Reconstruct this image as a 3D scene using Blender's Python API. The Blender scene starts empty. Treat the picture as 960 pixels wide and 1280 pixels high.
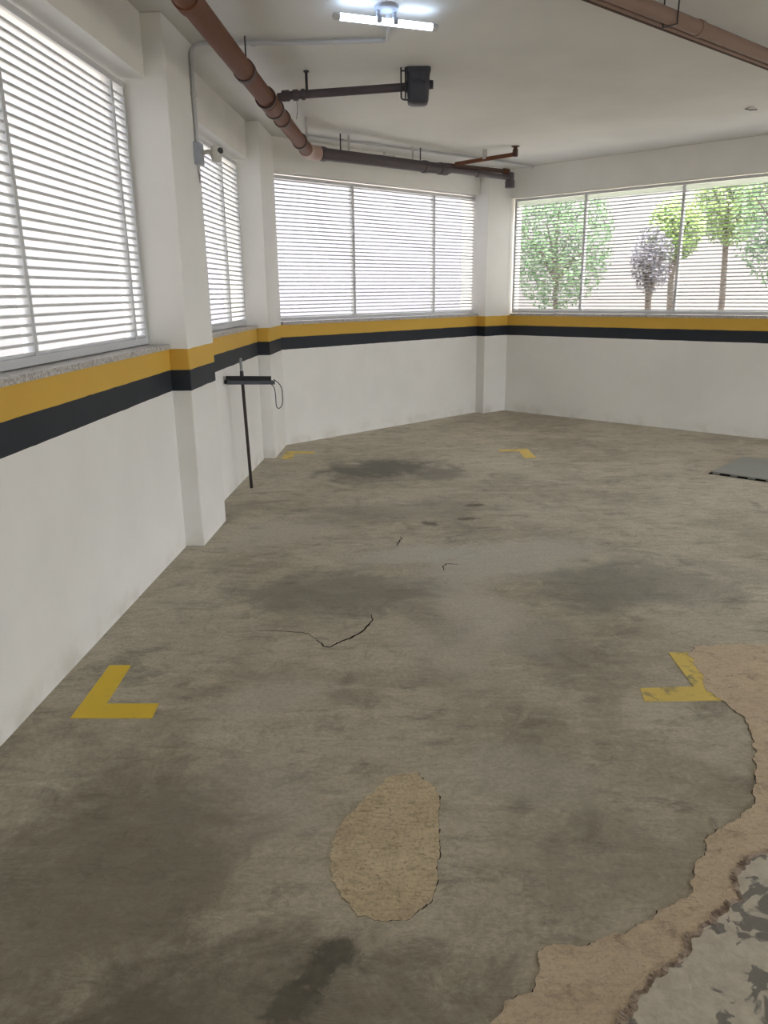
import bpy, bmesh, math, random
from mathutils import Vector, Matrix, Euler, noise as mnoise
random.seed(7)
S = bpy.context.scene
COL = S.collection

# ------------------------------------------------------------------ camera
cam_d = bpy.data.cameras.new('camera')
cam = bpy.data.objects.new('camera', cam_d)
COL.objects.link(cam)
cam_d.sensor_fit = 'VERTICAL'
cam_d.sensor_height = 36.0
cam_d.lens = 951.7 / 1280 * 36
cam_d.clip_start = 0.02
cam.matrix_world = (Matrix.Translation((0, 0, 1.5)) @ Matrix.Rotation(math.pi / 2 - 0.2811, 4, 'X')
                    @ Matrix.Rotation(-0.0122, 4, 'Z'))
S.camera = cam

# ------------------------------------------------------------------ world, sun, exposure
world = bpy.data.worlds.new('world')
S.world = world
world.use_nodes = True
wn = world.node_tree.nodes
bg = wn['Background']
bg.inputs['Color'].default_value = (0.94, 0.97, 1.0, 1)
bg.inputs['Strength'].default_value = 3.0
sun_d = bpy.data.lights.new('sun', 'SUN')
sun_d.energy = 9.0
sun_d.angle = math.radians(2)
sun_d.color = (1.0, 0.95, 0.88)
sun = bpy.data.objects.new('sun', sun_d)
COL.objects.link(sun)
sun.location = (2, -10, 20)
sun.rotation_euler = Vector((-0.05, 0.22, -0.975)).to_track_quat('-Z', 'Y').to_euler()
vs = S.view_settings
vs.view_transform = 'Standard'
vs.look = 'None'
vs.exposure = 1.42
vs.gamma = 1.0
vs.use_curve_mapping = False
S.cycles.max_bounces = 14
S.cycles.diffuse_bounces = 8

# ------------------------------------------------------------------ materials
def lin(r, g, b):
    f = lambda c: (c / 255 / 12.92) if c / 255 <= 0.04045 else ((c / 255 + 0.055) / 1.055) ** 2.4
    return (f(r), f(g), f(b), 1)

class NT:
    """small helper that wires shader nodes"""
    def __init__(self, name):
        self.m = bpy.data.materials.new(name)
        self.m.use_nodes = True
        self.t = self.m.node_tree
        self.b = self.t.nodes['Principled BSDF']
        self.pos = self.t.nodes.new('ShaderNodeNewGeometry').outputs['Position']
    def n(self, t, **k):
        nd = self.t.nodes.new(t)
        for a, v in k.items():
            setattr(nd, a, v)
        return nd
    def put(self, sock, v):
        if isinstance(v, bpy.types.NodeSocket):
            self.t.links.new(v, sock)
        else:
            sock.default_value = v
    def mapping(self, vec=None, loc=(0, 0, 0), rot=(0, 0, 0), scale=(1, 1, 1), kind='POINT'):
        m = self.n('ShaderNodeMapping', vector_type=kind)
        self.put(m.inputs['Vector'], vec or self.pos)
        m.inputs['Location'].default_value = loc
        m.inputs['Rotation'].default_value = rot
        m.inputs['Scale'].default_value = scale
        return m.outputs[0]
    def noise(self, scale, detail=4, rough=0.55, dist=0.0, vec=None):
        nd = self.n('ShaderNodeTexNoise')
        self.put(nd.inputs['Vector'], vec or self.pos)
        nd.inputs['Scale'].default_value = scale
        nd.inputs['Detail'].default_value = detail
        nd.inputs['Roughness'].default_value = rough
        nd.inputs['Distortion'].default_value = dist
        return nd.outputs[0]
    def rng(self, v, a, b, c=0.0, d=1.0, smooth=True):
        nd = self.n('ShaderNodeMapRange', interpolation_type='SMOOTHSTEP' if smooth else 'LINEAR')
        self.put(nd.inputs['Value'], v)
        for i, x in zip(('From Min', 'From Max', 'To Min', 'To Max'), (a, b, c, d)):
            nd.inputs[i].default_value = x
        return nd.outputs[0]
    def math(self, op, a, b=0.0):
        nd = self.n('ShaderNodeMath', operation=op)
        self.put(nd.inputs[0], a)
        self.put(nd.inputs[1], b)
        return nd.outputs[0]
    def mix(self, fac, a, b, blend='MIX'):
        nd = self.n('ShaderNodeMix', data_type='RGBA', blend_type=blend)
        self.put(nd.inputs[0], fac)
        self.put(nd.inputs[6], a)
        self.put(nd.inputs[7], b)
        return nd.outputs[2]
    def bump(self, h, strength=0.3, dist=0.01):
        nd = self.n('ShaderNodeBump')
        nd.inputs['Strength'].default_value = strength
        nd.inputs['Distance'].default_value = dist
        self.put(nd.inputs['Height'], h)
        self.put(self.b.inputs['Normal'], nd.outputs[0])
    def sep(self):
        nd = self.n('ShaderNodeSeparateXYZ')
        self.put(nd.inputs[0], self.pos)
        return nd.outputs
    def ellipse(self, cx, cy, rx, ry, ang=0.0, soft=0.5, warp=None, amt=0.6):
        v = self.mapping(loc=(cx, cy, 0), rot=(0, 0, ang), scale=(rx, ry, 1), kind='TEXTURE')
        nd = self.n('ShaderNodeVectorMath', operation='LENGTH')
        self.put(nd.inputs[0], v)
        L = nd.outputs['Value']
        if warp is not None:
            L = self.math('ADD', L, self.math('MULTIPLY', self.math('SUBTRACT', warp, 0.5), amt * 2))
        return self.rng(L, 1 - soft, 1 + soft, 1.0, 0.0)
    def done(self, col, rough=0.6, metal=0.0, spec=0.5):
        self.put(self.b.inputs['Base Color'], col)
        self.put(self.b.inputs['Roughness'], rough)
        self.b.inputs['Metallic'].default_value = metal
        self.b.inputs['Specular IOR Level'].default_value = spec
        return self.m

def plain(name, col, rough=0.5, metal=0.0, var=0.12, scale=14, bump=0.0, spec=0.5):
    t = NT(name)
    c2 = tuple(x * (1 - var) for x in col[:3]) + (1,)
    c = t.mix(t.noise(scale), c2, col)
    if bump:
        t.bump(t.noise(scale * 6), bump, 0.003)
    return t.done(c, rough, metal, spec)

M = {}
# white wall paint with the painted yellow and black guard bands
t = NT('wall_paint')
z = t.math('ADD', t.sep()[2], t.math('MULTIPLY', t.math('SUBTRACT', t.noise(6), 0.5), 0.008))
white = t.mix(t.rng(t.noise(1.3, 5), 0.35, 0.7), (0.80, 0.79, 0.76, 1), (0.74, 0.73, 0.70, 1))
dirt = t.math('MULTIPLY', t.rng(z, 0.0, 0.16, 1, 0), t.rng(t.noise(5, 5), 0.42, 0.75, 0.0, 0.4))
white = t.mix(dirt, white, (0.42, 0.37, 0.29, 1))
yel = t.mix(t.noise(3), (0.60, 0.36, 0.055, 1), (0.68, 0.42, 0.075, 1))
blk = t.mix(t.noise(4), (0.014, 0.018, 0.026, 1), (0.028, 0.033, 0.043, 1))
ge = lambda v, e: t.math('GREATER_THAN', v, e)
c = t.mix(ge(z, 0.96), white, blk)
c = t.mix(ge(z, 1.08), c, yel)
c = t.mix(ge(z, 1.2005), c, white)
t.bump(t.noise(40, 3), 0.08, 0.004)
M['wall'] = t.done(c, 0.55, spec=0.3)

t = NT('ceiling_paint')
c = t.mix(t.rng(t.noise(0.9, 5), 0.3, 0.7), (0.60, 0.59, 0.565, 1), (0.68, 0.67, 0.645, 1))
t.bump(t.noise(2.2, 4), 0.25, 0.02)
M['ceiling'] = t.done(c, 0.7, spec=0.2)

# worn concrete floor
t = NT('worn_concrete')
flat = t.mapping(scale=(1, 1, 0))
big = t.noise(0.85, 6, 0.6, 0.4, flat)
mid = t.noise(3.2, 7, 0.68, 0.7, flat)
st = t.noise(2.2, 6, 0.7, 0.3, t.mapping(flat, rot=(0, 0, 0.95), scale=(1.0, 4.0, 1)))
st2 = t.noise(3.0, 6, 0.72, 0.3, t.mapping(flat, rot=(0, 0, 0.6), scale=(1.0, 3.5, 1)))
fine = t.noise(60, 4, 0.7, 0, flat)
scr = t.noise(9, 8, 0.75, 0.5, flat)
c = t.mix(t.rng(big, 0.32, 0.68), (0.37, 0.335, 0.272, 1), (0.56, 0.522, 0.44, 1))
c = t.mix(t.rng(mid, 0.48, 0.72, 0, 0.75), c, (0.60, 0.56, 0.475, 1))
c = t.mix(t.rng(mid, 0.48, 0.26, 0, 0.75), c, (0.185, 0.168, 0.135, 1))
c = t.mix(t.rng(st, 0.50, 0.76, 0, 0.8), c, (0.64, 0.60, 0.52, 1))
c = t.mix(t.rng(st2, 0.49, 0.24, 0, 0.8), c, (0.16, 0.145, 0.12, 1))
c = t.mix(t.rng(scr, 0.52, 0.70, 0, 0.5), c, (0.62, 0.58, 0.50, 1))
c = t.mix(t.rng(scr, 0.47, 0.30, 0, 0.5), c, (0.17, 0.155, 0.125, 1))
vein = t.math('ABSOLUTE', t.math('SUBTRACT', t.noise(4.2, 9, 0.7, 2.2, flat), 0.5))
c = t.mix(t.math('MULTIPLY', t.rng(vein, 0.0, 0.022, 0.5, 0), t.rng(big, 0.4, 0.6)), c, (0.66, 0.62, 0.54, 1))
vein2 = t.math('ABSOLUTE', t.math('SUBTRACT', t.noise(6.0, 9, 0.75, 1.6, t.mapping(flat, loc=(3, 7, 0), rot=(0, 0, 0.9), scale=(0.5, 2.0, 1))), 0.5))
c = t.mix(t.rng(vein2, 0.0, 0.02, 0.4, 0), c, (0.19, 0.17, 0.135, 1))
c = t.mix(1.0, c, (1.06, 1.04, 0.99, 1), 'MULTIPLY')
warp = t.noise(2.4, 8, 0.72, 0.6, flat)
warp2 = t.noise(22, 6, 0.7, 0.6, flat)
# worn light areas and dark stains, each with a shape of its own
for cx, cy, rx, ry, ang, col, k in (
        (0.72, 4.15, 0.60, 0.26, 0.5, (0.60, 0.575, 0.50, 1), 0.7),
        (0.22, 4.28, 0.36, 0.15, 0.1, (0.60, 0.59, 0.52, 1), 0.7),
        (0.42, 3.45, 0.20, 0.45, 0.5, (0.60, 0.56, 0.48, 1), 0.65),
        (0.25, 3.05, 0.20, 0.35, 0.4, (0.56, 0.52, 0.44, 1), 0.5),
        (-0.45, 2.62, 0.26, 0.12, 0.3, (0.58, 0.53, 0.45, 1), 0.65),
        (-0.43, 2.0, 0.22, 0.24, 0.1, (0.50, 0.46, 0.39, 1), 0.55),
        (0.45, 2.15, 0.22, 0.14, -0.5, (0.52, 0.49, 0.42, 1), 0.5),
        (-0.70, 4.75, 0.35, 0.22, 0.6, (0.56, 0.52, 0.44, 1), 0.55),
        (-0.55, 1.16, 0.16, 0.10, 0.2, (0.42, 0.38, 0.31, 1), 0.5),
        (0.80, 2.95, 0.20, 0.28, 0.5, (0.21, 0.188, 0.15, 1), 0.36),
        (1.10, 3.75, 0.35, 0.25, 0.3, (0.22, 0.20, 0.165, 1), 0.36),
        (0.15, 3.45, 0.16, 0.30, 0.5, (0.21, 0.19, 0.155, 1), 0.38),
        (-0.35, 3.75, 0.45, 0.25, 0.1, (0.22, 0.20, 0.165, 1), 0.36),
        (0.60, 1.75, 0.25, 0.16, 0.4, (0.20, 0.18, 0.145, 1), 0.3),
        (0.0, 5.2, 0.7, 0.22, 0.2, (0.23, 0.21, 0.175, 1), 0.35),
        (-0.75, 1.65, 0.34, 0.50, 0.1, (0.14, 0.118, 0.083, 1), 0.55),
        (-0.35, 1.25, 0.55, 0.22, 0.1, (0.132, 0.113, 0.084, 1), 0.6),
        (1.35, 3.75, 0.55, 0.30, 0.3, (0.202, 0.194, 0.171, 1), 0.5),
        (-0.25, 3.7, 0.5, 0.3, 0.1, (0.202, 0.186, 0.155, 1), 0.5),
        (0.0, 6.55, 0.50, 0.33, 0.4, (0.132, 0.132, 0.121, 1), 0.85),
        (0.45, 6.35, 0.25, 0.16, 0.8, (0.186, 0.178, 0.155, 1), 0.6),
        (0.30, 4.9, 0.04, 0.07, 0.8, (0.109, 0.093, 0.078, 1), 0.7),
        (0.56, 5.0, 0.07, 0.04, 0.2, (0.124, 0.101, 0.078, 1), 0.8),
        (0.66, 5.35, 0.06, 0.04, 0.2, (0.109, 0.093, 0.078, 1), 0.8),
        (-0.125, 1.44, 0.04, 0.05, -0.6, (0.09, 0.08, 0.066, 1), 0.75),
        (-0.165, 1.385, 0.045, 0.05, -0.6, (0.10, 0.09, 0.072, 1), 0.7),
        (-0.215, 1.31, 0.05, 0.07, -0.6, (0.10, 0.09, 0.072, 1), 0.7),
        (-0.38, 6.0, 0.16, 0.035, -0.8, (0.546, 0.494, 0.403, 1), 0.7)):
    c = t.mix(t.math('MULTIPLY', t.ellipse(cx, cy, rx, ry, ang, 0.45, warp if rx > 0.1 else warp2, 1.5), k), c, col)
c = t.mix(t.rng(fine, 0.35, 0.65, 0, 0.22), c, (0.16, 0.145, 0.12, 1))
h = t.math('ADD', t.math('MULTIPLY', mid, 0.6), t.math('MULTIPLY', fine, 0.35))
t.bump(h, 0.25, 0.01)
M['floor'] = t.done(c, t.rng(mid, 0.3, 0.7, 0.62, 0.85), spec=0.3)

def sandy(name, pink):
  t = NT(name)
  nz = t.noise(9, 6, 0.7, 0.6)
  gr = t.noise(95, 4, 0.75)
  rp = t.noise(20, 4, 0.6, 0.4, t.mapping(rot=(0, 0, 0.7), scale=(1, 4, 1)))
  c = t.mix(t.rng(nz, 0.3, 0.7), (0.56, 0.46, 0.305, 1), (0.72, 0.605, 0.42, 1))
  c = t.mix(t.rng(t.noise(5, 3), 0.55, 0.72, 0, 0.5), c, (0.46, 0.345, 0.265, 1))
  c = t.mix(t.rng(gr, 0.52, 0.66, 0, 0.65), c, (0.27, 0.215, 0.14, 1))
  c = t.mix(t.rng(gr, 0.46, 0.34, 0, 0.5), c, (0.80, 0.68, 0.49, 1))
  c = t.mix(t.rng(rp, 0.5, 0.3, 0, 0.45), c, (0.26, 0.20, 0.13, 1))
  t.bump(t.math('ADD', gr, t.math('MULTIPLY', rp, 1.2)), 0.6, 0.006)
  if pink:
    c = t.mix(0.45, c, (0.62, 0.49, 0.38, 1))
    c = t.mix(t.rng(t.noise(14, 6, 0.75, 0.5), 0.5, 0.72, 0, 0.7), c, (0.27, 0.195, 0.14, 1))
  return t.done(c, 0.92, spec=0.15)
M['mortar'] = sandy('sandy_mortar', False)
M['mortar_pink'] = sandy('pinkish_sandy_mortar', True)

t = NT('crumbled_plaster')
c = t.mix(t.rng(t.noise(30, 5, 0.7), 0.35, 0.65), (0.20, 0.145, 0.11, 1), (0.50, 0.41, 0.34, 1))
t.bump(t.noise(60, 4), 0.8, 0.01)
M['crumb'] = t.done(c, 0.95, spec=0.1)

t = NT('rough_screed')
n1 = t.noise(6.5, 5, 0.55, 0.8)
c = t.mix(t.rng(t.noise(20, 6, 0.7), 0.3, 0.7), (0.50, 0.455, 0.375, 1), (0.66, 0.61, 0.51, 1))
c = t.mix(t.rng(n1, 0.51, 0.54), c, t.mix(t.noise(30), (0.21, 0.20, 0.18, 1), (0.26, 0.245, 0.22, 1)))
c = t.mix(t.rng(t.noise(11, 6, 0.75, 1.0), 0.62, 0.68, 0, 0.6), c, (0.62, 0.57, 0.49, 1))
t.bump(t.math('ADD', n1, t.noise(50)), 0.5, 0.008)
M['screed'] = t.done(c, 0.85, spec=0.2)

def road_paint(name, col, worn):
    t = NT(name)
    w = t.rng(t.noise(38 if worn == 0 else 11, 7, 0.75, 0.5), 0.60 - worn, 0.72 - worn * 0.6, 0, 0.85)
    c = t.mix(t.noise(6), tuple(x * 0.88 for x in col[:3]) + (1,), col)
    return t.done(t.mix(w, c, (0.24, 0.21, 0.15, 1)), 0.65, spec=0.3)
M['paint'] = road_paint('yellow_floor_paint', (0.88, 0.62, 0.06, 1), 0.0)
M['paint_worn'] = road_paint('worn_yellow_floor_paint', (0.80, 0.61, 0.17, 1), 0.10)

M['slat'] = plain('white_louvre_aluminium', (0.66, 0.67, 0.69, 1), 0.4, var=0.03)
t = NT('frosted_panel')
tr = t.n('ShaderNodeBsdfTranslucent'); tr.inputs['Color'].default_value = (0.80, 0.84, 0.80, 1)
mx = t.n('ShaderNodeMixShader'); mx.inputs[0].default_value = 0.7
M['frosted'] = t.done((0.75, 0.77, 0.75, 1), 0.4)
t.t.links.new(t.b.outputs[0], mx.inputs[1]); t.t.links.new(tr.outputs[0], mx.inputs[2])
t.t.links.new(mx.outputs[0], t.t.nodes['Material Output'].inputs['Surface'])
M['frame'] = plain('grey_white_window_frame', (0.62, 0.63, 0.65, 1), 0.4, var=0.05)
t = NT('speckled_granite')
c = t.mix(t.rng(t.noise(90, 4, 0.7), 0.4, 0.6), (0.30, 0.28, 0.27, 1), (0.58, 0.56, 0.54, 1))
c = t.mix(t.rng(t.noise(25, 3), 0.58, 0.66, 0, 0.6), c, (0.24, 0.21, 0.20, 1))
M['granite'] = t.done(c, 0.35)
M['brown'] = plain('brown_sewer_pipe', lin(110, 70, 50), 0.6, var=0.25, scale=8, spec=0.2)
M['brown_dark'] = plain('dark_brown_pipe_joint', lin(80, 52, 42), 0.6, var=0.3, scale=12)
M['beige'] = plain('pinkish_beige_pipe_elbow', lin(176, 148, 138), 0.5, var=0.15)
M['smear'] = plain('white_paint_smear', lin(205, 196, 184), 0.7)
M['dark_pipe'] = plain('dark_purplish_grey_pipe', lin(80, 70, 76), 0.6, var=0.25)
M['black'] = plain('black_plastic', (0.018, 0.018, 0.022, 1), 0.45, var=0.3)
M['navy'] = plain('navy_black_plastic', (0.016, 0.021, 0.034, 1), 0.45, var=0.25)
M['rubber'] = plain('black_foam_rubber', (0.012, 0.013, 0.016, 1), 0.8, var=0.3)
M['rod'] = plain('dark_metal_rod', (0.035, 0.033, 0.035, 1), 0.5, metal=0.3)
M['strap'] = plain('pale_galvanised_strap', (0.55, 0.54, 0.52, 1), 0.5, metal=0.2)
M['conduit'] = plain('pale_grey_conduit', (0.52, 0.52, 0.53, 1), 0.45, var=0.1)
M['bluebox'] = plain('pale_blue_grey_plastic', (0.40, 0.43, 0.50, 1), 0.45, var=0.1)
M['sensor'] = plain('white_sensor_plastic', (0.62, 0.60, 0.56, 1), 0.4, var=0.08)
M['lens'] = plain('dark_sensor_lens', (0.05, 0.05, 0.055, 1), 0.25)
M['pink_pipe'] = plain('pinkish_brown_pipe', lin(142, 116, 104), 0.6, var=0.15)
M['trap'] = plain('charcoal_drain_trap', (0.045, 0.045, 0.058, 1), 0.5, var=0.4, scale=25)
M['handle'] = plain('dark_brown_wood_handle', (0.035, 0.024, 0.018, 1), 0.5, var=0.4, scale=20)
M['handle_tip'] = plain('pale_grey_handle_tip', (0.30, 0.32, 0.33, 1), 0.4)
M['rim'] = plain('dark_shade_rim', (0.10, 0.085, 0.065, 1), 0.95, var=0.4, scale=40, spec=0.05)  # dark colour standing in for shade at the patch edges
M['crack'] = plain('dark_crack', (0.022, 0.018, 0.014, 1), 0.95, spec=0.05)
t = NT('grey_green_steel')
c = t.mix(t.noise(5, 5), (0.24, 0.25, 0.23, 1), (0.33, 0.34, 0.315, 1))
M['steel'] = t.done(c, 0.42, 0.35)
t = NT('ground_outside')
c = t.mix(t.noise(1.5, 5), (0.38, 0.35, 0.30, 1), (0.48, 0.445, 0.385, 1))
M['ground'] = t.done(c, 0.9, spec=0.1)
def leafm(name, a, b):
    t = NT(name)
    c = t.mix(t.rng(t.noise(7), 0.3, 0.7), a, b)
    m = t.done(c, 0.5)
    return m
M['leaf_dark'] = leafm('dark_green_leaves', (0.035, 0.085, 0.028, 1), (0.08, 0.16, 0.055, 1))
M['leaf_light'] = leafm('bright_green_leaves', (0.15, 0.26, 0.06, 1), (0.24, 0.34, 0.10, 1))
M['bark'] = plain('grey_bark', (0.11, 0.09, 0.075, 1), 0.9, var=0.4, scale=20, bump=0.5)
t = NT('lit_tube')
e = t.b.inputs
e['Emission Color'].default_value = (0.58, 0.75, 1.0, 1)
e['Emission Strength'].default_value = 4.5
M['tube'] = t.done((0.9, 0.9, 0.9, 1), 0.4)

# ------------------------------------------------------------------ mesh helpers
ORG = {}
class MB:
    def __init__(self):
        self.v, self.f = [], []
    def poly(self, pts, z0, z1):
        """prism over a 2D outline"""
        n = len(pts); b = len(self.v)
        a = sum(pts[i][0] * pts[(i + 1) % n][1] - pts[(i + 1) % n][0] * pts[i][1] for i in range(n))
        if a < 0:
            pts = pts[::-1]
        self.v += [Vector((p[0], p[1], z0)) for p in pts] + [Vector((p[0], p[1], z1)) for p in pts]
        self.f.append(tuple(b + i for i in reversed(range(n))))
        self.f.append(tuple(b + n + i for i in range(n)))
        for i in range(n):
            j = (i + 1) % n
            self.f.append((b + i, b + j, b + n + j, b + n + i))
        return self
    def box(self, c, ax, h):
        """box at c, ax = three axes, h = half sizes"""
        c = Vector(c); b = len(self.v)
        ax = [Vector(a).normalized() for a in ax]
        if ax[0].cross(ax[1]).dot(ax[2]) < 0:
            ax = [ax[1], ax[0], ax[2]]; h = (h[1], h[0], h[2])
        for sz in (-1, 1):
            for sx, sy in ((-1, -1), (1, -1), (1, 1), (-1, 1)):
                self.v.append(c + ax[0] * h[0] * sx + ax[1] * h[1] * sy + ax[2] * h[2] * sz)
        for q in ((3, 2, 1, 0), (4, 5, 6, 7), (0, 1, 5, 4), (1, 2, 6, 5), (2, 3, 7, 6), (3, 0, 4, 7)):
            self.f.append(tuple(b + i for i in q))
        return self
    def bar(self, a, b, w, hgt, up=(0, 0, 1)):
        """box running from a to b, w across, hgt along up"""
        a, b = Vector(a), Vector(b)
        d = (b - a)
        u = Vector(up); u = (u - d.normalized() * u.dot(d.normalized())).normalized()
        s = d.normalized().cross(u)
        return self.box((a + b) / 2, (d, s, u), (d.length / 2, w / 2, hgt / 2))
    def tube(self, pts, r, n=14, cap=True):
        pts = [Vector(p) for p in pts]
        R = r if isinstance(r, (list, tuple)) else [r] * len(pts)
        b = len(self.v)
        T = []
        for i in range(len(pts)):
            d = Vector()
            if i: d += (pts[i] - pts[i - 1]).normalized()
            if i < len(pts) - 1: d += (pts[i + 1] - pts[i]).normalized()
            T.append(d.normalized())
        x = T[0].orthogonal().normalized()
        for i, p in enumerate(pts):
            x = (x - T[i] * x.dot(T[i])).normalized()
            y = T[i].cross(x)
            for k in range(n):
                a = 2 * math.pi * k / n
                self.v.append(p + (x * math.cos(a) + y * math.sin(a)) * R[i])
        for i in range(len(pts) - 1):
            for k in range(n):
                k2 = (k + 1) % n
                self.f.append((b + i * n + k, b + i * n + k2, b + (i + 1) * n + k2, b + (i + 1) * n + k))
        if cap:
            self.f.append(tuple(b + k for k in reversed(range(n))))
            e = b + (len(pts) - 1) * n
            self.f.append(tuple(e + k for k in range(n)))
        return self
    def build(self, name, mat, parent=None, origin=None, smooth=None, bevel=0):
        if parent is not None:
            o = ORG[parent.name]
        elif origin is not None:
            o = Vector(origin)
        else:
            xs, ys, zs = zip(*[tuple(v) for v in self.v])
            o = Vector(((min(xs) + max(xs)) / 2, (min(ys) + max(ys)) / 2, min(zs)))
        me = bpy.data.meshes.new(name)
        me.from_pydata([tuple(v - o) for v in self.v], [], self.f)
        me.materials.append(mat)
        if smooth:
            me.polygons.foreach_set('use_smooth', [True] * len(me.polygons))
            me.set_sharp_from_angle(angle=math.radians(smooth))
        ob = bpy.data.objects.new(name, me)
        COL.objects.link(ob)
        ORG[ob.name] = o
        if parent is None:
            ob.location = o
        else:
            ob.parent = parent
        if bevel:
            bm = bmesh.new(); bm.from_mesh(me)
            bmesh.ops.bevel(bm, geom=list(bm.edges), offset=bevel, segments=2, affect='EDGES', profile=0.6)
            bm.to_mesh(me); bm.free()
        return ob

def tag(o, label, cat, group=None):
    o['label'] = label; o['category'] = cat
    if group: o['group'] = group
    return o
def struct(o):
    o['kind'] = 'structure'
    return o
def thing(name, loc, label=None, cat=None, group=None):
    o = bpy.data.objects.new(name, None)
    o.empty_display_size = 0.1
    COL.objects.link(o); o.location = loc
    ORG[o.name] = Vector(loc)
    if label: tag(o, label, cat, group)
    return o
def arc(p0, corner, p1, n=8):
    """quadratic bend between two points round a corner"""
    p0, c, p1 = Vector(p0), Vector(corner), Vector(p1)
    return [(p0 * (1 - s) ** 2 + c * 2 * s * (1 - s) + p1 * s * s) for s in [i / n for i in range(n + 1)]]
def V2(p): return Vector((p[0], p[1], 0))

# ------------------------------------------------------------------ plan of the garage
aL, aM, aR = 0.0519, 0.8191, 2.3175
dL = Vector((math.sin(aL), math.cos(aL), 0)); nL = Vector((dL.y, -dL.x, 0))      # along the wall, into the room
dM = Vector((math.sin(aM), math.cos(aM), 0)); nM = Vector((dM.y, -dM.x, 0))
dR = Vector((math.sin(aR), math.cos(aR), 0)); nR = Vector((dR.y, -dR.x, 0))
A = V2((-1.230, 4.470)); B2 = V2((-1.129, 7.027)); M2 = V2((1.188, 9.769)); R1 = V2((1.589, 9.905))
C2b = V2((-0.993, 7.727)); P = V2((1.275, 9.662))
HC = 2.90
def q(p, d, n, s, off):       # plan point: s along d, off into the room
    r = p + d * s + n * off
    return (r.x, r.y)
TH = 0.24                      # wall thickness

def strip(p, d, n, s0, s1, z0, z1, mb, o0=0.0, o1=-TH):
    mb.poly([q(p, d, n, s0, o0), q(p, d, n, s1, o0), q(p, d, n, s1, o1), q(p, d, n, s0, o1)], z0, z1)

LW0 = -2.75                    # left window begins here along the left wall
# floor slab and ceiling slab
outline = [q(A, dL, nL, -8.6, -TH), q(A, dL, nL, 3.0, -TH), (C2b + (-nM * TH)).to_2d().to_tuple(),
           (M2 - nM * TH + dM * 0.2).to_2d().to_tuple(), (R1 - nR * TH - dR * 0.05).to_2d().to_tuple(),
           q(R1, dR, nR, 6.3, -TH), (6.25, -4.2)]
struct(MB().poly(outline, -0.15, 0.0).build('floor', M['floor']))
struct(MB().poly(outline, HC, HC + 0.25).build('ceiling', M['ceiling']))
# left wall, with its window opening, up to the second column
mb = MB()
strip(A, dL, nL, LW0, 0.05, 0, 1.2, mb)
strip(A, dL, nL, LW0, 0.05, 2.60, HC, mb)
strip(A, dL, nL, -8.5, LW0, 0, HC, mb)
strip(B2, dL, nL, -2.1, 0.02, 0, 1.2, mb)
strip(B2, dL, nL, -2.1, 0.02, 2.60, HC, mb)
struct(mb.build('wall_left', M['wall']))
# the two columns on the left wall
mb = MB(); c1 = V2((-1.115, 4.475))
mb.poly([q(c1, dL, nL, 0, 0), q(c1, dL, nL, 0.545, 0), q(c1, dL, nL, 0.545, -0.36), q(c1, dL, nL, 0, -0.36)], 0, HC)
struct(mb.build('column', M['wall'], bevel=0.008))
mb = MB(); c2 = V2((-1.020, 7.075))
mb.poly([q(c2, dL, nL, 0, 0), (C2b.x, C2b.y), (C2b - nM * 0.3).to_2d().to_tuple(), q(c2, dL, nL, 0, -0.36)], 0, HC)
struct(mb.build('column', M['wall'], bevel=0.006))
# angled middle wall
LM = (M2 - C2b).length
mb = MB()
strip(C2b, dM, nM, -0.02, LM + 0.02, 0, 1.2, mb)
strip(C2b, dM, nM, -0.02, LM + 0.02, 2.60, HC, mb)
struct(mb.build('wall_back', M['wall']))
# corner column between the middle and right walls
mb = MB()
mb.poly([(M2 - nM * 0.28).to_2d().to_tuple(), (M2.x, M2.y), (P.x, P.y), (R1.x, R1.y), (R1 - nR * 0.24).to_2d().to_tuple()], 0, HC)
struct(mb.build('column', M['wall'], bevel=0.006))
# right wall
RW1 = 4.35
ENT = (0.4, 4.6)             # the added entrance spans these y
mb = MB()
strip(R1, dR, nR, 0, RW1, 0, 1.2, mb)
strip(R1, dR, nR, 0, RW1, 2.572, HC, mb)
strip(R1, dR, nR, RW1, 6.1, 0, HC, mb)
struct(mb.build('wall_right', M['wall']))
rc = R1 + dR * 6.1
# side wall with a car entrance added out of view to let daylight in
mb = MB()
for ya, yb, za, zb in ((rc.y, ENT[1], 0, HC), (ENT[1], ENT[0], 2.2, HC), (ENT[0], -4.2, 0, HC)):
    mb.poly([(rc.x, ya), (rc.x + 0.24, ya), (rc.x + 0.24, yb), (rc.x, yb)], za, zb)
struct(mb.build('wall_side', M['wall']))
lc = A + dL * -8.5
mb = MB()
for xa, xb, za, zb in ((lc.x, 2.8, 0, HC), (2.8, 5.8, 2.2, HC), (5.8, rc.x, 0, HC)):  # unseen opening added here to bring daylight onto the right wall
    mb.poly([(xa, lc.y), (xb, lc.y), (xb, lc.y - 0.24), (xa, lc.y - 0.24)], za, zb)
struct(mb.build('wall_rear', M['wall']))

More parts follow.
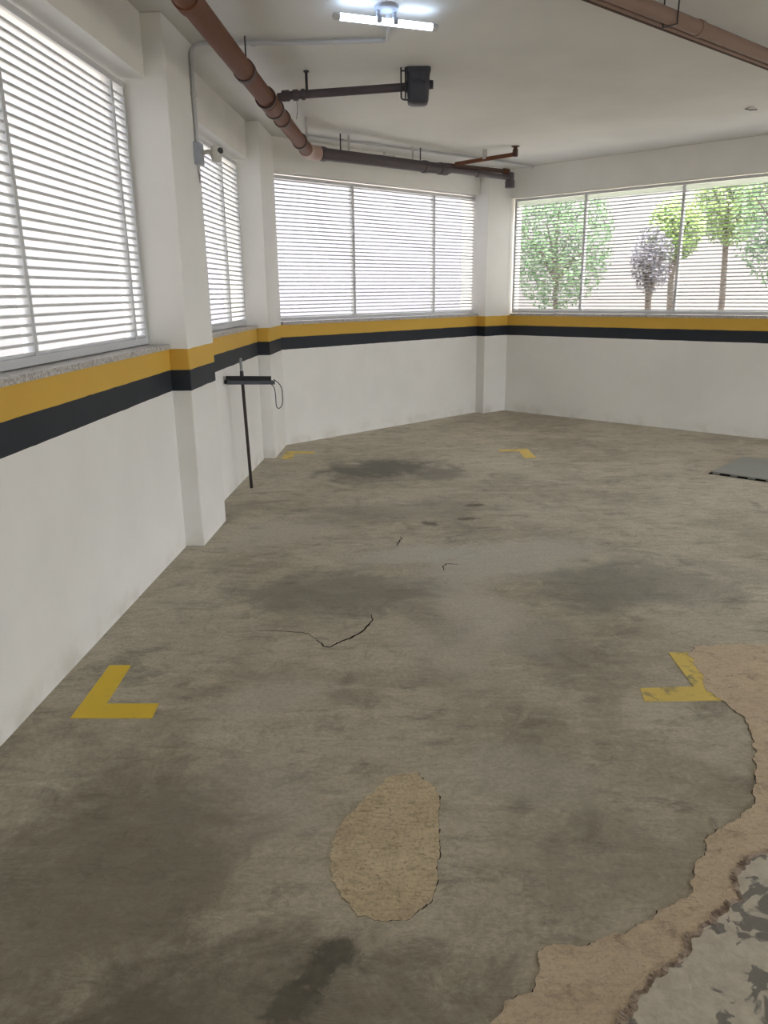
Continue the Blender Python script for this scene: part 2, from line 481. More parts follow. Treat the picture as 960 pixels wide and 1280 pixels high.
# ------------------------------------------------------------------ louvred windows
def window(no, p, d, n, s0, s1, mull, rec, z0, z1, pitch=0.0372, valance=0.0, sill_over=0.012, sill_cut=(0, 0)):
    """fixed white louvres between s0 and s1, set back by rec; mull = positions of the mullions"""
    root = struct(thing('window_%d' % no, p + d * ((s0 + s1) / 2) + Vector((0, 0, 1.2))))
    pt = lambda s, off, z: p + d * s + n * off + Vector((0, 0, z))
    fr = MB()
    fr.box(pt((s0 + s1) / 2, -rec - 0.025, z0 + 0.018), (d, n, (0, 0, 1)), ((s1 - s0) / 2, 0.030, 0.018))
    fr.box(pt((s0 + s1) / 2, -rec - 0.025, z1 - 0.015), (d, n, (0, 0, 1)), ((s1 - s0) / 2, 0.030, 0.015))
    for s in (s0 + 0.012, s1 - 0.012):
        fr.box(pt(s, -rec - 0.025, (z0 + z1) / 2), (d, n, (0, 0, 1)), (0.012, 0.028, (z1 - z0) / 2 - 0.02))
    fr.build('window_frame', M['frame'], root)
    for s in mull:
        m = MB().box(pt(s, -rec - 0.020, (z0 + z1) / 2 + 0.003), (d, n, (0, 0, 1)), (0.0125, 0.026, (z1 - z0) / 2 - 0.03))
        m.build('mullion', M['frame'], root)
    edges = [s0 + 0.024] + [x for s in mull for x in (s - 0.0125, s + 0.0125)] + [s1 - 0.024]
    zt = z1 - 0.03 - valance
    for a, b in zip(edges[::2], edges[1::2]):
        sl = MB(); z = z0 + 0.040
        while z < zt - 0.012:
            c = (a + b) / 2; hl = (b - a) / 2
            # inner lip, then the blade falling outwards
            sl.box(pt(c, -rec - 0.002, z + LIP / 2), (d, n, (0, 0, 1)), (hl, 0.0009, LIP / 2))
            v0, v1 = pt(c, -rec - 0.003, z), pt(c, -rec - 0.003 - BLADE, z - DROP)
            sl.box((v0 + v1) / 2, (d, (v1 - v0), d.cross(v1 - v0)), (hl, (v1 - v0).length / 2, 0.0008))
            z += pitch
        sl.build('louvre_panel', M['slat'], root)
        if valance:
            MB().box(pt((a + b) / 2, -rec - 0.012, zt + valance / 2), (d, n, (0, 0, 1)), ((b - a) / 2, 0.002, valance / 2 - 0.004)).build('head_panel', M['frosted'], root)
    sw = (rec + sill_over + 0.06) / 2
    MB().box(pt((s0 + s1) / 2 + (sill_cut[1] - sill_cut[0]) / 2, -rec - 0.06 + sw, 1.2 + 0.0135), (d, n, (0, 0, 1)),
             ((s1 - s0) / 2 - (sill_cut[0] + sill_cut[1]) / 2, sw, 0.0135)).build('window_sill', M['granite'], root)
    return root
LIP, BLADE, DROP = 0.0112, 0.026, -0.002
window(1, A, dL, nL, LW0, 0.002, (-2.43, -1.305, -0.18), 0.115, 1.232, 2.575)
window(2, B2, dL, nL, -2.02, 0.03, (-1.65, -0.51), 0.095, 1.232, 2.575)
window(3, C2b, dM, nM, 0.02, LM + 0.03, (LM - 1.94, LM - 0.70), 0.085, 1.232, 2.585)
window(4, R1, dR, nR, 0.04, RW1, (0.985, 2.105, 3.22), 0.03, 1.232, 2.562, valance=0.055)

# ------------------------------------------------------------------ outdoors
struct(MB().poly([(-45, -45), (45, -45), (45, 60), (-45, 60)], -0.5, -0.151).build('ground', M['ground']))

# facades added opposite the windows, toned dark to limit the outside brightness
M['asphalt'] = plain('dark_asphalt', (0.07, 0.07, 0.072, 1), 0.9, var=0.25, scale=20)  # dark ground added outside the openings so little light bounces up to the beams
struct(MB().poly([(rc.x + 0.25, -20), (22, -20), (22, rc.y - 0.5), (rc.x + 0.25, rc.y - 0.5)], -0.15, -0.02).build('added_driveway', M['asphalt']))
struct(MB().poly([(-2.5, -20), (rc.x + 0.25, -20), (rc.x + 0.25, lc.y - 0.25), (-2.5, lc.y - 0.25)], -0.15, -0.02).build('added_driveway', M['asphalt']))
def meet(p, d, r, e):
    k = ((r.x - p.x) * e.y - (r.y - p.y) * e.x) / (d.x * e.y - d.y * e.x)
    return p + d * k
def facade(pts, off, h, mat):
    a, b = pts
    w = (off * 0.3)
    mb = MB()
    mb.poly([(a.x, a.y), (b.x, b.y), (b.x + w.x, b.y + w.y), (a.x + w.x, a.y + w.y)], -0.15, h)
    w2 = off * 0.06
    mb.poly([(a.x - w2.x, a.y - w2.y), (b.x - w2.x, b.y - w2.y), (b.x + w.x, b.y + w.y), (a.x + w.x, a.y + w.y)], h, h + 0.12)
    return struct(mb.build('added_neighbour_wall', mat))
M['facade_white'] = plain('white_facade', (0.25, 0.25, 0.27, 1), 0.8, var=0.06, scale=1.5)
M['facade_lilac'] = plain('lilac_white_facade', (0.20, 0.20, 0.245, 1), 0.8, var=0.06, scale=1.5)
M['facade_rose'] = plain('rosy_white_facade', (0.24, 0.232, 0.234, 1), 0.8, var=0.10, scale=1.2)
fL, fM, fR = A - nL * 2.4, C2b - nM * 3.6, R1 - nR * 5.2
kLM, kMR = meet(fL, dL, fM, dM), meet(fM, dM, fR, dR)
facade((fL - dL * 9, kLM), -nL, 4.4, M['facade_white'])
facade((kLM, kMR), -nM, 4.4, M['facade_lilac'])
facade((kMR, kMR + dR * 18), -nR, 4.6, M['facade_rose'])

def tree(loc, h, r, nleaf, mat, label, leaf=0.13, zc=None, rz=None, seed=1):
    rnd = random.Random(seed)
    root = thing('leafy_tree', loc, label, 'tree', 'trees outside the right window')
    L = Vector(loc)
    zc = zc or h * 0.68; rz = rz or h * 0.32
    t = MB()
    t.tube([L + Vector((0, 0, 0)), L + Vector((0.03, 0.02, zc * 0.5)), L + Vector((-0.02, 0.05, zc)), L + Vector((0, 0, zc + rz * 0.5))], [0.05, 0.042, 0.034, 0.012], 10)
    for k in range(6):
        a = k * 1.05; e = Vector((math.cos(a) * r * 0.7, math.sin(a) * r * 0.7, zc + rz * rnd.uniform(-0.2, 0.5)))
        t.tube([L + Vector((0, 0, zc * 0.75)), L + e * 0.5 + Vector((0, 0, zc * 0.42)), L + e], [0.03, 0.02, 0.006], 7)
    t.build('trunk', M['bark'], root, smooth=50)
    m = MB()
    for i in range(nleaf):
        while True:
            u = Vector([rnd.uniform(-1, 1) for _ in range(3)])
            if 0.25 < u.length < 1 and mnoise.noise(u * 2.3 + L) > -0.25: break
        c = L + Vector((u.x * r, u.y * r, zc + u.z * rz))
        a = Vector([rnd.gauss(0, 1) for _ in range(3)]).normalized()
        b = a.orthogonal().normalized(); s = leaf * rnd.uniform(0.6, 1.2); nn = a.cross(b)
        k = len(m.v)
        m.v += [c, c + a * s * 0.5 + b * s * 0.25 + nn * s * 0.06, c + a * s, c + a * s * 0.5 - b * s * 0.25 + nn * s * 0.06]
        m.f.append((k, k + 1, k + 2, k + 3))
    m.build('crown', mat, root)
    return root
def outR(s, off): 
    r = R1 + dR * s - nR * off
    return (r.x, r.y, -0.15)
M['leaf_mauve'] = leafm('dark_mauve_leaves', (0.075, 0.07, 0.09, 1), (0.13, 0.125, 0.15, 1))
tree(outR(-0.86, 2.6), 3.6, 0.85, 7000, M['leaf_dark'], 'dark grey-green tree outside, behind the corner end of the right louvres', zc=2.35, rz=1.0, leaf=0.065, seed=3)
tree(outR(1.12, 2.25), 2.8, 0.36, 4500, M['leaf_light'], 'small round bright green tree outside, beside the middle mullion of the right louvres', zc=2.42, rz=0.42, leaf=0.055, seed=5)
tree(outR(1.18, 1.45), 2.4, 0.25, 2200, M['leaf_mauve'], 'small dark mauve tree outside, just in front of the bright green one', zc=2.02, rz=0.42, leaf=0.05, seed=6)
tree(outR(1.36, 3.5), 4.2, 0.52, 6500, M['leaf_light'], 'tall light green tree outside, behind the right-hand louvres near their top', zc=2.95, rz=0.75, leaf=0.06, seed=8)
tree(outR(2.5, 2.4), 3.8, 0.70, 5000, M['leaf_dark'], 'dark green tree outside, at the far right end of the right louvres', zc=2.6, rz=0.95, leaf=0.065, seed=11)

# ------------------------------------------------------------------ fluorescent lamp on the ceiling
lx = Vector((-0.225, 4.345, 2.83)); rx = Vector((0.313, 4.545, 2.83)); ld = (rx - lx).normalized()
root = thing('tube_lamp', (0.045, 4.45, HC), 'short white fluorescent tube lamp glowing on the ceiling', 'lamp')
MB().tube([lx + ld * 0.03, rx - ld * 0.03], 0.0165, 16).build('tube', M['tube'], root, smooth=40)
for p, s in ((lx, 1), (rx, -1)):
    MB().tube([p, p + ld * s * 0.006, p + ld * s * 0.034], [0.012, 0.017, 0.0175], 14).build('end_cap', M['conduit'], root, smooth=40)
lm = (lx + rx) / 2
mb = MB().tube([Vector((lm.x, lm.y, HC)), Vector((lm.x, lm.y, HC - 0.016)), Vector((lm.x, lm.y, HC - 0.024))], [0.065, 0.062, 0.045], 22)
rose = mb.build('ceiling_rose', M['bluebox'], root, smooth=40)
for s in (-1, 1):
    c = lm + ld * 0.045 * s
    MB().tube([(c.x, c.y, HC - 0.02), (c.x, c.y, 2.855)], 0.011, 10).tube(
        [c + ld * -0.012 + Vector((0, 0, 0.006)), c + ld * 0.012 + Vector((0, 0, 0.006))], 0.0215, 14).build('lamp_holder', M['bluebox'], root, smooth=40)

# ------------------------------------------------------------------ electric conduit from the column to the lamp
y0 = 4.95
cf = c1 + dL * 0.46 + nL * 0.013
pts = [cf + Vector((0, 0, 2.36)), cf + Vector((0, 0, 2.80))] + arc(cf + Vector((0, 0, 2.81)), cf + Vector((0, 0, 2.881)), cf + Vector((0.08, 0.0, 2.881))) + \
      [Vector((-0.4, 4.95, 2.881)), Vector((0.0, 4.925, 2.881))] + arc((0.01, 4.924, 2.881), (0.052, 4.92, 2.881), (0.054, 4.87, 2.881)) + [Vector((0.050, 4.52, 2.881))]
root = thing('electrical_conduit', cf + Vector((0, 0, 2.3)), 'pale grey conduit climbing the near column and crossing the ceiling to the lamp', 'conduit')
MB().tube(pts, 0.0125, 12).build('conduit_pipe', M['conduit'], root, smooth=40)
for p, dd in ((cf + Vector((0, 0, 2.62)), (0, 0, 1)), (Vector((-0.25, 4.940, 2.881)), (1, -.03, 0)), (Vector((-0.72, 4.951, 2.881)), (1, 0, 0))):
    dd = Vector(dd)
    MB().tube([p - dd * 0.012, p + dd * 0.012], 0.0165, 12).build('conduit_clip', M['strap'], root, smooth=40)

# motion sensor light at the conduit's lower end
sb = cf + Vector((0, 0, 2.30))
root = thing('sensor_light', sb, 'small pale motion sensor on a blue-grey box at the foot of the conduit', 'sensor')
bx = MB().box(sb, (dL, nL, (0, 0, 1)), (0.045, 0.026, 0.06)).build('mounting_box', M['bluebox'], root, bevel=0.008)
arm = [sb + nL * 0.02, sb + nL * 0.055 + Vector((0, 0, 0.012)), sb + nL * 0.085 + Vector((0, 0, 0.012))]
MB().tube(arm, 0.012, 10).build('swivel_arm', M['sensor'], root, smooth=40)
hc = sb + nL * 0.112 + Vector((0, -0.01, 0.0))
hd = MB().tube([hc + Vector((0, 0, 0.045)), hc + Vector((0, 0, 0.04)), hc + Vector((0, 0, -0.01)), hc + Vector((0, 0, -0.045)), hc + Vector((0, 0, -0.05))], [0.018, 0.030, 0.034, 0.026, 0.01], 18).build('sensor_head', M['sensor'], root, smooth=50)
MB().tube([hc + Vector((0.022, -0.012, 0.012)), hc + Vector((0.036, -0.02, 0.012))], [0.019, 0.016], 12).build('lens', M['lens'], hd, smooth=40)
MB().tube([sb + Vector((0, 0, -0.055)), sb + Vector((0, 0, -0.10)), sb + dL * 0.004 + Vector((0, 0, -0.16))], [0.008, 0.006, 0.004], 8).build('cable_end', M['conduit'], root, smooth=40)

# ------------------------------------------------------------------ brown drain pipe along the left wall
MZ = 2.712
E0 = Vector((-0.634, 7.40, 2.705))
mdir = (E0 - Vector((-0.808, 3.754, MZ))); mdir.normalize()
start = E0 - mdir * 9.0
root = thing('drain_pipe', (-0.75, 5.2, HC), 'thick brown drain pipe hanging under the ceiling along the left wall', 'pipe')
MB().tube([start, E0 - mdir * 0.10], 0.055, 22).build('pipe_run', M['brown'], root, smooth=40)
def ring(p, d, r, l, name, mat, parent, n=22):
    d = Vector(d).normalized(); p = Vector(p)
    return MB().tube([p - d * l, p - d * l * 0.95, p - d * l * 0.5, p + d * l * 0.5, p + d * l * 0.95, p + d * l],
                     [r * 0.93, r, r * 1.01, r * 1.01, r, r * 0.93], n).build(name, mat, parent, smooth=35)
def onmain(y): 
    return E0 + mdir * ((y - E0.y) / mdir.y)
for y, l, mt in ((3.72, 0.045, 'brown'), (4.83, 0.035, 'brown_dark'), (6.05, 0.03, 'brown_dark'), (6.9, 0.03, 'brown_dark')):
    ring(onmain(y), mdir, 0.0625, l, 'coupling', M[mt], root)
ring(onmain(5.60), mdir, 0.064, 0.11, 'tee_fitting', M['brown'], root)
ring(onmain(5.44), mdir, 0.068, 0.018, 'tee_collar', M['brown_dark'], root)
ring(onmain(5.74), mdir, 0.068, 0.018, 'tee_collar', M['brown_dark'], root)
bd = (Vector((0.675, 8.687, 2.733)) - E0).normalized()
MB().tube([E0 - mdir * 0.17, E0 - mdir * 0.09] + arc(E0 - mdir * 0.085, E0, E0 + bd * 0.085) + [E0 + bd * 0.12], 0.063, 22).build('elbow', M['beige'], root, smooth=40)
# scrape of white paint lying on the pipe
sp = onmain(4.05); sd = mdir.cross(Vector((0, 0, 1))).normalized()
k = MB(); N = 8
rows = []
for i in range(7):
    row = []
    w = (0.15, 0.5, 0.75, 0.6, 0.8, 0.5, 0.1)[i]
    for j in range(N + 1):
        a = math.radians(208 + 26 * (j / N - 0.5) * 2 * w)
        row.append(sp + mdir * (i - 3) * 0.028 + (sd * -math.cos(a) * -1 + Vector((0, 0, 1)) * math.sin(a)) * 0.0556)
    rows.append(row)
for row in rows: k.v += row
for i in range(6):
    for j in range(N):
        b = i * (N + 1) + j
        k.f.append((b, b + 1, b + N + 2, b + N + 1))
k.build('paint_scrape', M['smear'], root)
# hangers
def hanger(p, mat, parent, r=0.004, flat=False, rr=0.0565):
    p = Vector(p)
    m = MB()
    if flat:
        m.box((p.x, p.y, (p.z + rr + HC) / 2), ((1, 0, 0), (0, 1, 0), (0, 0, 1)), (0.011, 0.0015, (HC - p.z - rr) / 2))
    else:
        m.tube([(p.x, p.y, p.z + rr - 0.003), (p.x, p.y, HC)], r, 8)
    return m.build('hanger_strap' if flat else 'hanger_rod', mat, parent)
hanger(onmain(4.88) + Vector((0.0, 0, 0)), M['rod'], root, 0.0045)
hanger(onmain(6.95) + Vector((0.05, 0, -0.02)), M['strap'], root, flat=True)
hanger(onmain(2.6), M['rod'], root, 0.0045)

# ------------------------------------------------------------------ branch pipe and drain trap
tz = 2.797
tb = Vector((0.175, 5.60, tz)); ts = onmain(5.60) + Vector((0.02, 0, 0.035))
root = thing('branch_pipe', (-0.25, 5.6, HC), 'thin dark pipe running from the thick brown pipe to the ceiling trap', 'pipe')
MB().tube([ts + Vector((0.03, 0, 0)), ts + Vector((0.10, 0, 0.012)), tb], 0.0262, 16).build('pipe_run', M['dark_pipe'], root, smooth=40)
bdv = (tb - ts).normalized()
for dx, l in ((0.085, 0.025), (0.15, 0.018), (0.20, 0.012)):
    ring(ts + bdv * dx + Vector((0, 0, 0.005)), bdv, 0.034, l, 'coupling', M['dark_pipe'], root, 16)
hp = ts + bdv * 0.225
MB().tube([(hp.x, hp.y, hp.z), (hp.x, hp.y, HC - 0.004)], 0.009, 10).tube([(hp.x, hp.y, HC - 0.008), (hp.x, hp.y, HC)], 0.018, 12).build('hanger_rod', M['rod'], root, smooth=40)
wp = ts + bdv * 0.155
MB().tube([wp + Vector((0, 0, -0.028)), wp + Vector((0.004, 0, -0.08)), wp + Vector((-0.006, 0.004, -0.14))], 0.002, 6).build('loose_wire', M['rod'], root)

root = thing('drain_trap', (0.25, 5.60, HC), 'dark square drain trap hanging from the ceiling at the end of the thin pipe', 'drain trap')
cx, cy = 0.258, 5.60
mb = MB()
def rrect(hx, hy, r, z, n=5):
    out = []
    for sx, sy, a0 in ((1, 1, 0), (-1, 1, 90), (-1, -1, 180), (1, -1, 270)):
        for i in range(n + 1):
            a = math.radians(a0 + 90 * i / n)
            out.append(Vector((cx + sx * (hx - r) + r * math.cos(a), cy + sy * (hy - r) + r * math.sin(a), z)))
    return out
prof = [(0.052, 2.690), (0.064, 2.698), (0.068, 2.71), (0.072, 2.79), (0.075, 2.80), (0.073, 2.812), (0.076, 2.87), (0.082, 2.876), (0.082, 2.9)]
rings = [rrect(a, a, 0.03, zz) for a, zz in prof]
n = len(rings[0])
for rg in rings: mb.v += rg
mb.f.append(tuple(reversed(range(n))))
for i in range(len(rings) - 1):
    for k in range(n):
        mb.f.append((i * n + k, i * n + (k + 1) % n, (i + 1) * n + (k + 1) % n, (i + 1) * n + k))
body = mb.build('trap_body', M['trap'], root, smooth=35)
MB().tube([(cx + 0.06, cy, 2.81), (cx + 0.10, cy, 2.81)], [0.03, 0.026], 14).build('inlet_stub', M['trap'], root, smooth=40)
MB().tube([(cx - 0.085, cy, tz + 0.002), (cx - 0.06, cy, tz + 0.002)], 0.036, 16).build('outlet_collar', M['trap'], root, smooth=40)
MB().tube([(cx - 0.02, cy - 0.078, 2.85), (cx - 0.02, cy - 0.055, 2.85)], 0.026, 14).build('front_plug', M['trap'], root, smooth=40)
MB().tube([(cx + 0.035, cy - 0.08, 2.835), (cx + 0.035, cy - 0.055, 2.835)], 0.018, 14).build('front_plug', M['trap'], root, smooth=40)
fx = cx - 0.112
mb = MB()
mb.tube([(fx, cy - 0.052, HC)] + arc((fx, cy - 0.052, 2.73), (fx, cy - 0.052, 2.712), (fx + 0.02, cy - 0.048, 2.712), 4) + [Vector((fx + 0.05, cy - 0.04, 2.712))], 0.0055, 8)
mb.tube([(fx + 0.028, cy - 0.052, HC), (fx + 0.028, cy - 0.052, 2.712)], 0.005, 8)
mb.tube([(fx, cy - 0.052, 2.88), (fx + 0.06, cy - 0.052, 2.88)], 0.005, 8)
mb.build('support_bracket', M['rod'], root, smooth=40)

# ------------------------------------------------------------------ pipes along the angled middle wall
PE = Vector((0.675, 8.687, 2.735))
root = thing('drain_pipe', (0.05, 8.05, HC), 'dark purplish-grey drain pipe hanging above the middle window', 'pipe')
MB().tube([E0 + bd * 0.10, PE], 0.053, 20).build('pipe_run', M['dark_pipe'], root, smooth=40)
ring(E0 + bd * 0.16, bd, 0.061, 0.03, 'coupling', M['dark_pipe'], root)
ring(PE - bd * 0.30, bd, 0.060, 0.03, 'coupling', M['dark_pipe'], root)
ring(PE - bd * 0.02, bd, 0.060, 0.06, 'coupling', M['dark_pipe'], root)
def onmid(px):   # along the pipe, 0 at the elbow, 1 at its end
    return E0.lerp(PE, px)
hanger(onmid(0.21), M['rod'], root, 0.006)
hanger(onmid(0.265), M['strap'], root, flat=True)
hanger(onmid(0.74), M['strap'], root, flat=True)
hanger(onmid(0.80), M['rod'], root, 0.006)
cl = onmid(0.52)
MB().tube([cl + Vector((-0.06, -0.04, 0.05)), cl + Vector((0.10, 0.06, 0.058))], 0.008, 8).tube([cl + Vector((0, 0, 0.045)), cl + Vector((0, 0, 0.085))], 0.012, 8).build('pipe_clamp', M['strap'], root)

ED = Vector((1.49, 9.43, 2.742))
root = thing('waste_pipe', (1.1, 9.05, HC), 'slim dark waste pipe ending in a short downward stub at the corner column', 'pipe')
d2 = (ED - PE).normalized()
MB().tube([PE, PE + d2 * 0.05, PE + d2 * 0.12, ED], [0.05, 0.05, 0.029, 0.029], 16).build('pipe_run', M['dark_pipe'], root, smooth=40)
ring(PE + d2 * 0.55, d2, 0.037, 0.03, 'coupling', M['dark_pipe'], root, 16)
MB().tube([ED + Vector((0, 0, 0.055)), ED + Vector((0, 0, 0.05)), ED + Vector((0, 0, -0.03)), ED + Vector((0, 0, -0.031)), ED + Vector((0, 0, -0.105)), ED + Vector((0, 0, -0.11))], [0.035, 0.046, 0.046, 0.054, 0.056, 0.05], 18).build('end_stub', M['dark_pipe'], root, smooth=40)
RB = Vector((0.80, 8.74, 2.79)); RT = Vector((1.372, 8.40, 2.825)); 
off = Vector((-0.02, 0.03, 0.055))
root = thing('waste_pipe', (1.0, 8.8, HC), 'slim brown pipe lying just above the dark stub pipe near the corner column', 'pipe')
MB().tube([PE + off * 0.8, ED + off + Vector((0, 0, 0.012))], 0.024, 14).build('pipe_run', M['brown_dark'], root, smooth=40)
ring(ED + off + Vector((0, 0, 0.012)) - d2 * 0.04, d2, 0.032, 0.045, 'end_cap', M['brown'], root, 14)
root = thing('riser_pipe', (1.372, 8.40, HC), 'slim brown pipe sloping up and turning into the ceiling before the corner column', 'pipe')
rd = (RT - RB).normalized()
MB().tube([RB, RT - rd * 0.05] + arc(RT - rd * 0.045, RT, RT + Vector((0, 0, 0.045))) + [Vector((RT.x, RT.y, HC))], 0.0205, 14).build('pipe_run', M['brown'], root, smooth=40)
ring(RT + Vector((0, 0, 0.012)), (0, 0, 1), 0.027, 0.035, 'elbow_collar', M['brown_dark'], root, 14)
ring((RT.x, RT.y, HC - 0.004), (0, 0, 1), 0.04, 0.004, 'ceiling_flange', M['brown_dark'], root, 16)
sm = RB.lerp(RT, 0.5)
MB().tube([sm + Vector((0, 0, 0.0)), (sm.x, sm.y, HC)], 0.026, 14).build('support_sleeve', M['strap'], root, smooth=40)
# thin conduit tight under the ceiling, parallel to the middle wall
root = thing('electrical_conduit', (0.5, 8.6, HC), 'thin pale conduit fixed tight under the ceiling above the middle window', 'conduit')
MB().tube([(-0.70, 7.645, 2.884), (-0.648, 7.684, 2.884), (1.138, 9.047, 2.884), (1.798, 9.666, 2.884)], 0.011, 10).build('conduit_pipe', M['conduit'], root, smooth=40)
for s in (0.3, 0.7):
    p = Vector((-0.648, 7.684, 2.884)).lerp(Vector((1.138, 9.047, 2.884)), s)
    ring(p, (0.8, 0.6, 0), 0.015, 0.012, 'conduit_clip', M['strap'], root, 10)

# ------------------------------------------------------------------ pipe and conduits at the upper right
qa, qb = Vector((1.125, 4.068, 2.81)), Vector((2.30, 5.055, 2.81))
qd = (qb - qa).normalized(); qs = qd.cross(Vector((0, 0, 1))).normalized()
s0, s1 = qa - qd * 1.7, qb + qd * 2.3
root = thing('drain_pipe', (1.7, 4.55, HC), 'long pinkish-brown pipe under the ceiling at the upper right', 'pipe')
MB().tube([s0, s1], 0.036, 20).build('pipe_run', M['pink_pipe'], root, smooth=40)
jp = qa + qd * 0.45
ring(jp + qd * 0.28, qd, 0.040, 0.025, 'coupling', M['pink_pipe'], root)
# clip that wraps pipe and is screwed to the ceiling
mb = MB()
mb.bar(jp + qs * 0.040 + Vector((0, 0, -0.039)), jp + qs * 0.040 + Vector((0, 0, HC - 0.003 - jp.z)), 0.009, 0.003, qs)
mb.bar(jp + qs * 0.040 + Vector((0, 0, -0.039)), jp - qs * 0.040 + Vector((0, 0, -0.039)), 0.009, 0.003)
mb.bar(jp - qs * 0.040 + Vector((0, 0, -0.039)), jp - qs * 0.040 + Vector((0, 0, HC - 0.003 - jp.z)), 0.009, 0.003, qs)
mb.build('pipe_clip', M['rod'], root)
for i, (o, zz, r) in enumerate(((-0.053, 2.788, 0.0105), (-0.077, 2.786, 0.008))):
    lab = ('thin brown conduit lying right beside the upper right pipe', 'thinnest dark conduit, outermost beside the upper right pipe')[i]
    v = Vector((0, 0, zz - 2.81)) - qs * o * -1
    c = MB().tube([s0 + v, s1 + v], r, 10).build('electrical_conduit', (M['pink_pipe'], M['brown_dark'])[i], smooth=40)
    tag(c, lab, 'conduit')
# small ceiling boss on the right
root = thing('ceiling_hook', (2.999, 6.804, HC), 'tiny white fixing with a dark hook on the ceiling at right', 'hook')
ring((2.999, 6.804, HC - 0.006), (0, 0, 1), 0.03, 0.006, 'base_disc', M['sensor'], root, 16)
MB().tube([(2.95, 6.79, HC - 0.014), (2.999, 6.804, HC - 0.02), (3.06, 6.82, HC - 0.014)], 0.004, 8).build('hook_wire', M['rod'], root)

# ------------------------------------------------------------------ floor squeegee leaning on the left wall
base = Vector((-1.062, 5.937, 0.0))
bl, br = Vector((-1.178, 5.766, 0.872)), Vector((-0.845, 5.961, 0.846))
cen = Vector((-1.063, 5.834, 0.868)); top = Vector((-1.067, 5.812, 1.045))
root = thing('floor_squeegee', base, 'upturned black floor squeegee with cord leaning on the wall between the left columns', 'squeegee')
hdv = (cen - base).normalized()
MB().tube([base + hdv * 0.002, base + hdv * 0.03, cen + hdv * 0.03], [0.0115, 0.0125, 0.0125], 14).build('handle', M['handle'], root, smooth=40)
MB().tube([cen + hdv * 0.03, cen + hdv * 0.07, cen + hdv * 0.075], [0.014, 0.014, 0.0125], 14).build('socket', M['black'], root, smooth=40)
MB().tube([cen + hdv * 0.07, cen + hdv * 0.165, cen + hdv * 0.17], [0.0115, 0.0105, 0.008], 14).build('handle_tip', M['handle_tip'], root, smooth=40)
bv = (br - bl).normalized(); bs = bv.cross(Vector((0, 0, 1))).normalized()
mb = MB()
mb.bar(bl, br, 0.052, 0.012)
mb.bar(bl + bs * 0.026 + Vector((0, 0, -0.008)), br + bs * 0.026 + Vector((0, 0, -0.008)), 0.008, 0.03)
mb.bar(bl - bs * 0.026 + Vector((0, 0, -0.008)), br - bs * 0.026 + Vector((0, 0, -0.008)), 0.008, 0.03)
mb.build('head', M['navy'], root, bevel=0.003)
for s in (-1, 1):
    o = bs * 0.02 * s + Vector((0, 0, 0.02))
    MB().bar(bl + o + bv * 0.012, br + o - bv * (0.012 if s < 0 else 0.03), 0.014, 0.034).build('rubber_blade', M['rubber'], root, bevel=0.003)
r0 = br - bv * 0.03 + bs * 0.026
loop = [r0 + Vector((0, 0, -0.02)), r0 + Vector((0.025, 0.0, -0.05)), r0 + Vector((0.03, 0, -0.13)), r0 + Vector((0.028, 0.0, -0.19)),
        r0 + Vector((0.045, 0.005, -0.215)), r0 + Vector((0.075, 0.01, -0.19)), r0 + Vector((0.082, 0.012, -0.12)), r0 + Vector((0.075, 0.01, -0.03)), br + bv * 0.002 + Vector((0, 0, 0.015))]
def smoothpts(p, it=2):
    for _ in range(it):
        o = [p[0]]
        for a, b in zip(p, p[1:]):
            o += [a * 0.75 + b * 0.25, a * 0.25 + b * 0.75]
        p = o + [p[-1]]
    return p
MB().tube(smoothpts(loop), 0.0035, 8).build('cord_loop', M['black'], root, smooth=60)

# ------------------------------------------------------------------ steel plate set in the floor
e1 = Vector((0.735, -0.678, 0)); e2 = Vector((0.678, 0.735, 0)); pc = Vector((2.755, 6.238, 0))
root = thing('steel_floor_plate', (3.2, 6.3, 0), 'grey steel access plate lying on the floor by the right wall', 'floor plate')
def pl(a, b): r = pc + e1 * a + e2 * b; return (r.x, r.y)
MB().poly([pl(0, 0), pl(1.1, 0), pl(1.1, 0.78), pl(0, 0.78)], 0.012, 0.02).build('plate', M['steel'], root)
MB().poly([pl(-0.015, -0.02), pl(1.115, -0.02), pl(1.115, 0.795), pl(-0.015, 0.795)], 0.0, 0.003).build('frame_gap', M['crack'], root)
mb = MB()
for i in range(8):
    a = 0.02 + i * 0.14
    mb.poly([pl(a, -0.012), pl(a + 0.05, -0.012), pl(a + 0.05, 0.77), pl(a, 0.77)], 0.003, 0.012)
mb.build('bearing_strips', M['steel'], root)

# ------------------------------------------------------------------ yellow parking marks
def mark(pts, mat, label, z=0.0025):
    o = MB().poly(pts, 0.0, z).build('parking_mark', mat)
    tag(o, label, 'floor marking', 'yellow corner marks of the parking bay')
mark([(-1.074, 2.908), (-1.165, 2.91), (-1.168, 2.496), (-0.865, 2.489), (-0.868, 2.592), (-1.070, 2.596)], M['paint'], 'bright yellow corner mark on the floor beside the left wall, nearest')
mark([(1.212, 2.965), (1.31, 2.963), (1.31, 2.565), (0.978, 2.565), (0.992, 2.664), (1.205, 2.672)], M['paint_worn'], 'faded yellow corner mark beside the large sandy strip at right')
mark([(-0.955, 7.40), (-0.675, 7.36), (-0.668, 7.27), (-0.855, 7.285), (-0.865, 7.025), (-0.965, 7.03)], M['paint_worn'], 'small yellow corner mark at the foot of the far left column')
mark([(1.130, 7.345), (1.420, 7.38), (1.425, 6.955), (1.310, 6.94), (1.318, 7.255), (1.128, 7.262)], M['paint_worn'], 'small yellow corner mark far off in front of the corner column')

